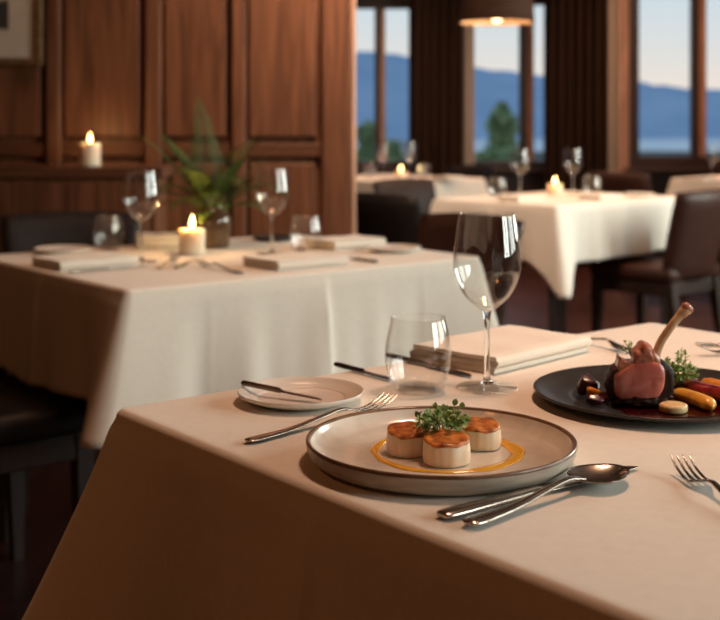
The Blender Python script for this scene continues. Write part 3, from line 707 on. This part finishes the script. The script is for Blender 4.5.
# scallops
M_SCTOP = ramp_noise(mat('seared_crust', (.42, .12, .03), .38, coat=.3), (.17, .030, .007), (.86, .28, .05), (1, 1, 1), 95, 8, .3, .68, bump=.5, bdist=.0012)
M_SCALL = ramp_noise(mat('scallop_flesh', (.86, .70, .50), .4, sss=.6, sssr=(1, .6, .35), sscale=.006), (.80, .58, .36), (.90, .78, .62), (120, 120, 8), 1.0, 4, bump=.25, bdist=.0008)
def scallop(x, y, r, h, label, seed, lean=.12):
    z0 = .7557
    t = thing('scallop', label, 'scallop', (x, y, z0), 0, 'seared scallops')
    def wob(a, z):
        edge = .05 * max(0, z / h - .72) * math.sin(9 * a + seed * 3)
        return .022 * math.sin(3 * a + seed) + .014 * math.sin(7 * a + seed * 2) + .006 * math.sin(17 * a) + edge
    def shear(bm):
        for v in bm.verts:
            f = max(0, v.co.z / h); v.co.z += v.co.y * lean * f + .0006 * f * math.sin(v.co.x * 300 + seed)
        return bm
    bm = new_bm(); lathe(bm, spl([(0, .0003), (r * .88, .0003), (r * .98, .0025), (r * 1.015, h * .3), (r * 1.0, h * .65), (r * .965, h * .9)], 4), 64, wob=wob); obj('flesh', shear(bm), M_SCALL, t)
    bm = new_bm()
    lathe(bm, spl([(r * .962, h * .86), (r * .978, h * .90), (r * .962, h * .96), (r * .89, h * 1.005), (r * .7, h * 1.02), (r * .4, h * 1.03), (0, h * 1.02)], 4), 64, wob=wob)
    for v in bm.verts:
        if v.co.z < h * .9:
            a = math.atan2(v.co.y, v.co.x); v.co.z += h * (.03 * math.sin(5 * a + seed) + .022 * math.sin(11 * a + seed * 2) + .018 * math.sin(23 * a)) * (h * .95 - v.co.z) / (h * .12)
    obj('seared_crust', shear(bm), M_SCTOP, t)
scallop(.0500, 1.243, .0228, .0250, 'left seared scallop of the three', .6)
scallop(.0868, 1.208, .0236, .0255, 'front seared scallop, whole side in view', 2.1)
scallop(.1275, 1.266, .0212, .0245, 'right seared scallop of the three, flecked with spice', 4.0)
M_SAUCE = mat('yellow_sauce', (.80, .36, .03), .18, coat=.5); ramp_noise(M_SAUCE, (.80, .36, .02), (.92, .52, .06), nscale=60)
bm = new_bm()   # ring of sauce with a wavering width
N = 96; rows = []
for i in range(N):
    a = 2 * PI * i / N; w = .0050 + .0036 * max(0, math.cos(a - .1)) + .0010 * math.sin(5 * a) + .0006 * math.sin(11 * a); rr = .0740 + .0012 * math.sin(3 * a + 1)
    rows.append([bm.verts.new(((rr + w * q) * math.cos(a), (rr + w * q) * math.sin(a), hh)) for q, hh in ((-1, 0), (-.8, .0009), (-.3, .0016), (.3, .0016), (.8, .0009), (1, 0))])
for i in range(N):
    a, b = rows[i], rows[(i + 1) % N]
    for j in range(5): bm.faces.new((a[j], b[j], b[j + 1], a[j + 1]))
    bm.faces.new((a[5], b[5], b[0], a[0]))
o = obj('sauce_ring', bm, M_SAUCE); o.location = (.0885, 1.2475, .7556); tag(o, 'ring of yellow sauce around the three scallops', 'sauce')

M_GREEN = ramp_noise(mat('microgreen_leaf', (.14, .26, .05), .5, spec=.4), (.13, .25, .05), (.46, .58, .26), (1, 1, 1), 120, 3)
M_STEMG = ramp_noise(mat('herb_stem', (.30, .38, .16), .5), (.24, .32, .12), (.38, .44, .20), nscale=90)
def leaf(bm, base, d, n, L, Wd, cup=.15):
    d = d.normalized(); s = d.cross(n)
    if s.length < .05: s = d.orthogonal()
    s.normalize(); n = s.cross(d).normalized(); rows = []
    for q, w in ((0, .06), (.25, .75), (.55, 1.0), (.82, .68), (1, .05)):
        c = base + d * L * q + n * (cup * L * math.sin(q * PI))
        rows.append([bm.verts.new(c - s * Wd * w / 2 + n * .12 * Wd * w), bm.verts.new(c), bm.verts.new(c + s * Wd * w / 2 + n * .12 * Wd * w)])
    for a, b in zip(rows, rows[1:]):
        for j in range(2): bm.faces.new((a[j], a[j + 1], b[j + 1], b[j]))
def sprig(ls, ss, rnd, base, d, L, n, lw, ll, sr=.0006):
    p = Vector(base); d = d.normalized(); pts = [p.copy()]
    for i in range(n):
        d = (d + Vector((rnd.gauss(0, .2), rnd.gauss(0, .2), rnd.gauss(.06, .12)))).normalized(); p = p + d * L / n; pts.append(p.copy())
        sd = d.cross(Vector((rnd.gauss(0, 1), rnd.gauss(0, 1), rnd.gauss(0, 1))))
        if sd.length < .01: continue
        sd.normalize()
        for sg in (1, -1): leaf(ls, p, (sd * sg + d * .5 + Vector((0, 0, .2))), Vector((rnd.gauss(0, .4), rnd.gauss(0, .4), 1)).normalized(), ll * rnd.uniform(.7, 1.2), lw * rnd.uniform(.7, 1.15))
    leaf(ls, p, d, Vector((rnd.gauss(0, .6), rnd.gauss(0, .6), .6)).normalized(), ll, lw)
    tube(ss, pts, sr, 5)
def herbs(name, label, loc, count, spread, hgt, lw, ll, seed, n=4, m=M_GREEN, cat='garnish'):
    rnd = random.Random(seed); t = thing(name, label, cat, loc); ls, ss = new_bm(), new_bm()
    for i in range(count):
        a = rnd.uniform(0, 2 * PI); q = math.sqrt(rnd.random()); bx = spread * .55 * q
        b = Vector((bx * math.cos(a), bx * math.sin(a), rnd.uniform(0, .003)))
        el = rnd.uniform(.15, 1.5); a2 = a + rnd.gauss(0, .5)
        sprig(ls, ss, rnd, b, Vector((math.cos(a2) * math.cos(el), math.sin(a2) * math.cos(el), math.sin(el) + .05)), rnd.uniform(.6, 1.05) * hgt * (.75 + .4 * math.sin(el)), n, lw, ll)
    obj('leaves', ls, m, t); obj('stems', ss, M_STEMG, t)
    return t
herbs('microgreens', 'tuft of green microgreens on top of the scallops', (.083, 1.240, .7800), 32, .030, .020, .0062, .0080, 5, 3)

# lamb and vegetables
Z2 = .7543
M_MEAT = ramp_noise(mat('pink_lamb', (.45, .12, .10), .38, coat=.2, sss=.25, sssr=(1, .3, .2), sscale=.004), (.46, .095, .075), (.68, .24, .19), (1, 1, 1), 60, 6, .3, .7, bump=.2, bdist=.0008, distort=.8)
M_CRUST = ramp_noise(mat('roast_crust', (.035, .014, .010), .5, spec=.3), (.008, .0035, .003), (.050, .017, .010), (1, 1, 1), 130, 6, bump=.6, bdist=.0015)
M_FAT = ramp_noise(mat('roasted_fat', (.42, .15, .08), .35, coat=.3), (.20, .055, .03), (.52, .21, .12), (1, 1, 1), 110, 6, bump=.4, bdist=.001)
M_FATP = ramp_noise(mat('seared_pink_lamb', (.4, .13, .09), .38, coat=.2), (.26, .06, .03), (.56, .19, .11), (1, 1, 1), 90, 6, bump=.35, bdist=.001)
M_BONE = ramp_noise(mat('rib_bone', (.62, .40, .22), .45), (.40, .21, .10), (.74, .52, .32), (1, 1, .3), 90, 5, bump=.15, bdist=.0006)
t = thing('lamb_chop', 'pink sliced lamb chop with a bare rib bone on the black plate', 'lamb chop', (.3410, 1.468, Z2)); t.rotation_euler = (0, 0, R(-4))
def slab(bm, outline, y0, y1, dome, mi_front, mi_side):
    """outline in local x, z; front (towards -y) lightly domed."""
    n = len(outline); cx = sum(p[0] for p in outline) / n; cz = sum(p[1] for p in outline) / n; rings = []
    for q, y in ((.55, y0 - dome), (.88, y0 - dome * .6), (.97, y0 + .001), (1.0, y0 + .004), (1.0, (y0 + y1) / 2), (.95, y1 - .003), (.7, y1)):
        rings.append([bm.verts.new((cx + (px - cx) * q, y, cz + (pz - cz) * q)) for px, pz in outline])
    c0 = bm.verts.new((cx, y0 - dome * 1.1, cz)); c1 = bm.verts.new((cx, y1, cz))
    for i in range(n):
        bm.faces.new((c0, rings[0][i], rings[0][(i + 1) % n])).material_index = mi_front
        bm.faces.new((c1, rings[-1][(i + 1) % n], rings[-1][i])).material_index = mi_side
    for kk, (a, b) in enumerate(zip(rings, rings[1:])):
        for i in range(n): bm.faces.new((a[i], b[i], b[(i + 1) % n], a[(i + 1) % n])).material_index = mi_front if kk < 2 else mi_side
eye = spl([(-.0334, .031), (-.0322, .0165), (-.0235, .0085), (-.010, .0055), (.004, .0060), (.0175, .0115), (.0262, .0248), (.0275, .0437), (.0220, .0531), (.0120, .0560), (-.0060, .0550), (-.0200, .0480), (-.0310, .0395), (-.0334, .031)], 4)[:-1]
bm = new_bm(); slab(bm, eye, -.026, .010, .0012, 0, 2); obj('meat', bm, [M_MEAT, M_CRUST, M_FAT], t, True, 50)
rim_ = spl([(-.040, .030), (-.040, .014), (-.030, .003), (-.01, .0005), (.018, .0005), (.034, .005), (.040, .022), (.038, .046), (.026, .054), (0, .052), (-.02, .050), (-.034, .042), (-.040, .030)], 4)[:-1]
bm = new_bm(); slab(bm, rim_, -.016, .026, .002, 0, 0)
for v in bm.verts: v.co += Vector((.0014 * math.sin(v.co.z * 500 + v.co.x * 300), .0012 * math.sin(v.co.x * 420), 0))
obj('crust', bm, M_CRUST, t)
bm = new_bm(); bmesh.ops.create_icosphere(bm, subdivisions=4, radius=1)
for v in bm.verts:
    n = v.co.copy(); q = 1 + .13 * math.sin(n.x * 9 + 1) * math.sin(n.z * 5) + .08 * math.sin(n.x * 19) + .05 * math.sin(n.y * 15 + n.z * 11)
    v.co = Vector((.001 + n.x * .033 * q, -.021 + n.y * .011 * q, .0072 + n.z * .0072 * q))
obj('crust', bm, M_CRUST, t)
def lump(outl, y0, y1, nm, m, dome=.0025):
    bm = new_bm(); slab(bm, outl, y0, y1, dome, 0, 0)
    for v in bm.verts: v.co += Vector((.0009 * math.sin(v.co.z * 450 + v.co.y * 300), .0012 * math.sin(v.co.x * 380 + v.co.z * 300), .0007 * math.sin(v.co.x * 500)))
    obj(nm, bm, m, t)
lump(spl([(-.0098, .050), (-.0100, .060), (-.0082, .0673), (-.003, .0725), (.0012, .0762), (.0075, .0768), (.0122, .0735), (.0135, .064), (.0140, .050), (0, .047), (-.0098, .050)], 4)[:-1], -.022, .008, 'fat_cap', M_FATP)
lump(spl([(.0095, .050), (.0092, .062), (.0125, .0685), (.0180, .0660), (.0225, .0580), (.0225, .048), (.015, .046), (.0095, .050)], 4)[:-1], -.018, .010, 'fat_cap', M_FAT)
lump(spl([(-.0275, .040), (-.0285, .050), (-.0265, .0615), (-.0225, .0560), (-.0150, .0550), (-.0120, .047), (-.018, .041), (-.0275, .040)], 4)[:-1], -.020, .006, 'fat_cap', M_FAT)
bp = spl([(.016, -.004, .036), (.0185, -.008, .056), (.0240, -.007, .074), (.0350, -.005, .091), (.0475, -.003, .107), (.0570, -.002, .1165)], 6); nb = len(bp)
br = [(.0078 if i < 6 else .0060 - .0010 * math.sin(PI * i / nb) + (.0012 if i > nb - 6 else 0)) for i in range(nb)]
bm = new_bm(); tube(bm, bp, br, 14); obj('bone', bm, M_BONE, t)
bm = new_bm(); lathe(bm, spl([(0, -.001), (.006, -.001), (.0076, .003), (.006, .007), (.002, .0082), (0, .0082)], 3), 16, wob=lambda a, z: .14 * math.sin(2 * a + .5)); bmesh.ops.transform(bm, matrix=Matrix.Translation((.0560, -.002, .1155)) @ Matrix.Rotation(R(45), 4, 'Y'), verts=bm.verts[:]); obj('bone_end', bm, M_FAT, t)
M_JUS = ramp_noise(mat('red_wine_jus', (.07, .004, .006), .08, coat=.8), (.028, .0015, .0025), (.045, .003, .005), nscale=40)
bm = new_bm(); lathe(bm, spl([(.0, .0012), (.06, .0012), (.082, .0010), (.086, .0)], 4), 72, wob=lambda a, z: .10 * math.sin(3 * a + 1) + .06 * math.sin(5 * a) + .03 * math.sin(9 * a + 2)); bmesh.ops.scale(bm, vec=(1.12, .92, 1), verts=bm.verts[:])
o = obj('jus', bm, M_JUS); o.location = (.385, 1.476, .7543); tag(o, 'pool of dark red jus under the lamb on the black plate', 'sauce')
M_CARR = ramp_noise(mat('roast_carrot', (.80, .27, .03), .35, coat=.3), (.62, .17, .015), (.90, .40, .06), (1, 1, 1), 70, 5, bump=.2, bdist=.0006)
M_YEL = ramp_noise(mat('golden_carrot', (.85, .42, .05), .35, coat=.3), (.72, .30, .03), (.92, .52, .09), (1, 1, 1), 70, 5, bump=.2, bdist=.0006)
M_BEET = ramp_noise(mat('red_beet', (.22, .012, .018), .25, coat=.4), (.12, .006, .012), (.36, .022, .028), (1, 1, 1), 70, 5, bump=.2, bdist=.0006)
M_BEETD = ramp_noise(mat('dark_beet', (.045, .008, .018), .3, coat=.4), (.025, .005, .012), (.09, .014, .028), (1, 1, 1), 70, 5, bump=.2, bdist=.0006)
M_PARS = ramp_noise(mat('parsnip', (.80, .58, .27), .4, coat=.2), (.68, .42, .15), (.88, .68, .38), (1, 1, 1), 90, 5, bump=.2, bdist=.0006)
def veg_log(name, label, cat, p0, p1, r0, r1, m, flat=.8, bend=.004, group='roast vegetables on the black plate', z0=Z2 + .0012):
    p0, p1 = Vector((*p0, 0)), Vector((*p1, 0)); d = p1 - p0; L = d.length; bm = new_bm(); N = 12; prof = []
    for i in range(N + 1):
        q = i / N; rr = (r0 + (r1 - r0) * q) * (min(1, math.sin(min(1, (q + .02) / .16) * PI / 2) ) if q < .16 else (min(1, math.sin(min(1, (1.02 - q) / .16) * PI / 2)) if q > .84 else 1))
        prof.append((L * q, max(r0, r1) * flat * (.75 + .25 * rr / max(r0, r1)) , rr, rr * flat, bend * math.sin(q * PI)))
    strip(bm, prof, 16); zz = min(v.co.z for v in bm.verts)
    bmesh.ops.translate(bm, vec=(0, 0, -zz), verts=bm.verts[:])
    o = obj(name, bm, m); o.location = (p0.x, p0.y, z0); o.rotation_euler = (0, 0, math.atan2(d.y, d.x)); return tag(o, label, cat, group)
def at2(px, py, z=Z2): return tp(px, py, z)
veg_log('carrot', 'yellow carrot piece in front of the red beet, beside the pale slice', 'carrot', (.389, 1.487), (.416, 1.414), .0100, .0105, M_YEL)
veg_log('beet_wedge', 'long red beet wedge lying behind the yellow carrot', 'beet', (.402, 1.540), (.462, 1.440), .012, .013, M_BEET, bend=-.008)
veg_log('carrot', 'orange carrot behind the beet wedge at the right edge', 'carrot', (.436, 1.540), (.500, 1.470), .0115, .010, M_CARR, bend=-.006)
veg_log('beet_wedge', 'small bright red beet piece behind the long wedge, under the herbs', 'beet', (.398, 1.578), (.440, 1.563), .012, .010, M_BEET)
bm = new_bm(); lathe(bm, spl([(0, 0), (.013, 0), (.0165, .002), (.017, .005), (.0165, .008), (.0145, .0098), (.011, .0096), (.008, .0102), (0, .0100)], 4), 36, wob=lambda a, z: .03 * math.sin(2 * a) + .02 * math.sin(5 * a))
o = obj('parsnip_slice', bm, M_PARS); o.location = (.3710, 1.420, Z2 + .0012); tag(o, 'round pale parsnip slice at the front of the black plate', 'parsnip')
def chunk(name, label, loc, r, m, seed, sc=(1, 1, 1), z=Z2 + .0012):
    """roast cut chunk: rounded many-sided lump."""
    rnd = random.Random(seed); bm = new_bm()
    for i in range(15):
        d = Vector((rnd.gauss(0, 1), rnd.gauss(0, 1), rnd.gauss(0, 1))).normalized() * r * rnd.uniform(.9, 1.08); bm.verts.new((d.x * sc[0], d.y * sc[1], d.z * sc[2]))
    h_ = bmesh.ops.convex_hull(bm, input=bm.verts[:]); bmesh.ops.delete(bm, geom=[g for g in h_['geom_interior'] if isinstance(g, bmesh.types.BMVert)], context='VERTS')
    bmesh.ops.dissolve_limit(bm, angle_limit=R(22), verts=bm.verts[:], edges=bm.edges[:])
    bmesh.ops.bevel(bm, geom=bm.edges[:], offset=r * .12, segments=3, affect='EDGES', profile=.5)
    zz = min(v.co.z for v in bm.verts); bmesh.ops.translate(bm, vec=(0, 0, -zz), verts=bm.verts[:])
    o = obj(name, bm, m, None, True, 50); o.location = (loc[0], loc[1], z); return tag(o, label, name.split('_')[0], 'roast vegetables on the black plate')
chunk('beet_chunk', 'dark purple beet chunk left of the lamb, furthest back', (.2850, 1.505), .0170, M_BEETD, 3, (1, 1, 1.0))
chunk('beet_chunk', 'dark beet chunk left of the lamb, in front of the orange cube', (.2840, 1.452), .0100, M_BEETD, 8, (1.3, 1, .8))
chunk('carrot_chunk', 'small orange carrot chunk left of the lamb', (.2870, 1.474), .0100, M_CARR, 6, (1.1, .9, 1.15))
M_DILL = ramp_noise(mat('dill_leaf', (.16, .30, .05), .5), (.11, .24, .04), (.34, .50, .13), (1, 1, 1), 120, 3)
herbs('herb_sprigs', 'feathery green herb sprigs between the lamb bone and the carrots', (.396, 1.522, Z2 + .012), 48, .036, .036, .0030, .0075, 12, 7, M_DILL)
herbs('herb_sprigs', 'tiny green sprig peeking over the left shoulder of the lamb', (.3325, 1.466, Z2 + .058), 4, .008, .020, .0030, .0050, 4, 3, M_DILL)

# ---------------------------------------------------------------- second table
make_wine('wine glass left of the candle on the fern table', T_L.at(.274, .440), 'wine glasses')
make_wine('wine glass right of the fern on the second table', T_L.at(.637, .388), 'wine glasses')
make_tumbler('tumbler at the left of the fern table, behind the left napkin', T_L.at(.341, .752), 'tumblers')
make_tumbler('tumbler at the right of the fern table, beside the right wine glass', T_L.at(.757, .400), 'tumblers')
make_candle('lit pillar candle beside the fern vase on the second table', T_L.at(.47, .521), .75, .034, .066, 0.9, 'lit candles')
napkin('folded napkin at the left front of the fern table', T_L.at(.130, .455), T_L.a, .205, .16, 4, .006, seed=5)
napkin('small thick folded napkin behind the candle, left of the vase', T_L.at(.50, .745), T_L.a - R(25), .135, .11, 5, .0075, seed=6)
napkin('folded napkin at the middle front edge of the fern table', T_L.at(.535, .135), T_L.a, .21, .145, 4, .006, seed=7)
napkin('folded napkin right of the right tumbler on the fern table', T_L.at(.90, .405), T_L.a, .18, .135, 4, .0065, seed=8)
plate_simple('side_plate', 'white side plate at the far left of the fern table', T_L.at(.215, .765), .078, M_WHITE, .014)
plate_simple('side_plate', 'white side plate at the right corner of the fern table', T_L.at(.935, .235), .074, M_WHITE, .014)
plate_simple('side_plate', 'dark side plate behind the right wine glass stem', T_L.at(.857, .70), .066, M_CHAR, .013)
cutlery('table_knife', .205, T_L.at(.03, .335), T_L.at(.24, .335), 'knife along the near side of the left napkin, fern table', group='cutlery on the fern table')
cutlery('fork', .2, (-.478, 2.86), (-.468, 3.07), 'fork right of the left wine glass foot, fern table', M_DSTEEL, group='cutlery on the fern table')
cutlery('table_knife', .2, (-.440, 2.875), (-.420, 3.08), 'dark knife in front of the candle on the fern table', M_DSTEEL, group='cutlery on the fern table')
cutlery('fork', .215, T_L.at(.335, .065), T_L.at(.345, .28), 'fork left of the middle front napkin, fern table', group='cutlery on the fern table')
cutlery('table_knife', .18, T_L.at(.722, .05), T_L.at(.727, .22), 'knife right of the middle front napkin, fern table', M_DSTEEL, group='cutlery on the fern table')
VX = T_L.at(.605, .640)
M_VASE = ramp_noise(mat('amber_glass', (.10, .055, .025), .08, coat=.6), (.06, .035, .018), (.15, .080, .035), (1, 1, 1), 14, 3)
t = thing('vase', 'round brown glass vase holding the fern', 'vase', (*VX, .75))
bm = new_bm(); lathe(bm, spl([(0, .0005), (.038, .0005), (.043, .004), (.0475, .03), (.048, .065), (.046, .085), (.036, .103), (.029, .112), (.0275, .125), (.031, .138)], 5) + spl([(.0285, .138), (.0252, .125), (.027, .112), (.033, .1015), (.042, .084), (.0445, .06), (.040, .01), (0, .008)], 4), 48); obj('body', bm, M_VASE, t)
bm = new_bm(); tube(bm, [(.0305 * math.cos(a), .0305 * math.sin(a), .138) for a in lin(0, 2 * PI, 33)], .0028, 8, False); obj('lip', bm, M_VASE, t); t.scale = (1.1, 1.1, 1.0)
M_FERN = ramp_noise(mat('fern_leaf', (.07, .13, .022), .55), (.022, .055, .009), (.09, .135, .024), (1, 1, 1), 25, 4)
t = thing('fern', 'green fern fronds arching out of the brown vase', 'fern', (*VX, .75), 0)
def frond(az, el, L, droop, seed):
    rnd = random.Random(seed); bm = new_bm(); p = Vector((.012 * math.cos(az), .012 * math.sin(az), .10)); pts = []; n = 26; e_ = el
    for i in range(n + 1):
        pts.append(p.copy()); d = Vector((math.cos(az) * math.cos(e_), math.sin(az) * math.cos(e_), math.sin(e_)))
        p = p + d * L / n; e_ -= droop / n * (.4 + 1.6 * i / n) if i > 3 else 0
    tube(bm, pts, [.0016 * (1 - .8 * i / n) for i in range(n + 1)], 5)
    for i in range(5, n + 1):
        q = (i - 5) / (n - 5); d = (pts[i] - pts[i - 1]).normalized(); s = d.cross(Vector((0, 0, 1)))
        if s.length < .1: s = Vector((-math.sin(az), math.cos(az), 0))
        s.normalize(); ll = L * .215 * min(1, (q + .12) / .3) * (1.02 - q) ** .8 * rnd.uniform(.85, 1.1) + .004
        nn = s.cross(d).normalized()
        for h in (0,):
            c = pts[i]
            for sg in (1, -1): leaf(bm, c, s * sg + d * .55 - nn * .12, nn, ll, .0066, .06)
    return bm
rnd = random.Random(21)
specs = [(R(178), 1.0, .205, .45), (R(160), 1.15, .19, .5), (R(120), 1.42, .235, .35), (R(5), .95, .19, .5), (R(-12), .62, .17, .55), (R(25), 1.2, .17, .6), (R(-95), .15, .10, .8), (R(195), .55, .15, .7), (R(-70), .5, .12, 1.2), (R(-120), .55, .13, 1.2), (R(-100), .95, .15, .9), (R(-30), .35, .13, .9), (R(-150), .4, .13, .9), (R(-20), .78, .17, 1.5), (R(60), 1.15, .20, .9), (R(200), .70, .15, 1.6), (R(-60), 1.0, .16, 1.6),
         (R(-110), 1.1, .17, 1.5), (R(90), .9, .16, 1.2), (R(-85), .75, .14, 1.8), (R(-140), .85, .15, 1.5), (R(30), .9, .16, 1.4), (R(165), 1.25, .19, .8), (R(-35), 1.25, .15, 1.1), (R(-160), 1.3, .17, 1.0), (R(15), .35, .14, .8)]
for i, (a, e_, L, dr) in enumerate(specs): obj('frond', frond(a, e_, L * 1.42, dr, i), M_FERN, t)

# ---------------------------------------------------------------- sideboard candle
make_candle('lit candle on the walnut sideboard below the picture', (px2x(90, 4.40), 4.40), .945, .0385, .082, 0.45, 'lit candles')

# ---------------------------------------------------------------- far tables
FG = 'tableware on the far tables'
def fp(px, py): return tp(px, py)
make_wine('wine glass left of the candle on the lamp-lit far table', fp(520, 195.5), 'wine glasses')
make_wine('wine glass right of the candle on the lamp-lit far table', fp(573, 194.5), 'wine glasses')
make_tumbler('tumbler at the left end of the lamp-lit far table', fp(497, 197.5), 'tumblers')
make_tumbler('tumbler at the right of the candle on the far table', fp(592, 196), 'tumblers')
make_candle('small lit candle in the middle of the lamp-lit far table', fp(555, 195.5), .75, .036, .055, .5, 'lit candles')
napkin('folded napkin right of the candle on the lamp-lit far table', fp(600, 199), T_R.a, .17, .12, 4, .006, seed=12)
napkin('folded napkin at the left of the lamp-lit far table', fp(520, 201), T_R.a, .17, .12, 4, .006, seed=13)
plate_simple('side_plate', 'white side plate at the right corner of the far table', fp(640, 196.2), .07, M_WHITE, .014)
make_wine('left wine glass on the leftmost window table', fp(383, 177.5), 'wine glasses')
make_wine('right wine glass on the leftmost window table', fp(410, 177.5), 'wine glasses')
make_tumbler('tumbler left of the glasses on the leftmost window table', fp(370, 178), 'tumblers')
make_tumbler('tumbler right of the glasses on the leftmost window table', fp(423, 178.5), 'tumblers')
make_candle('small lit candle on the leftmost window table', fp(401, 179), .75, .036, .05, .4, 'lit candles')
napkin('folded napkin at the right end of the leftmost window table', fp(448, 180), T_W.a, .16, .12, 4, .006, seed=15)
make_wine('wine glass on the table below the right window', fp(712, 179), 'wine glasses')
napkin('folded napkin at the left of the right window table', fp(700, 181.5), T_E.a, .16, .12, 4, .006, seed=16)
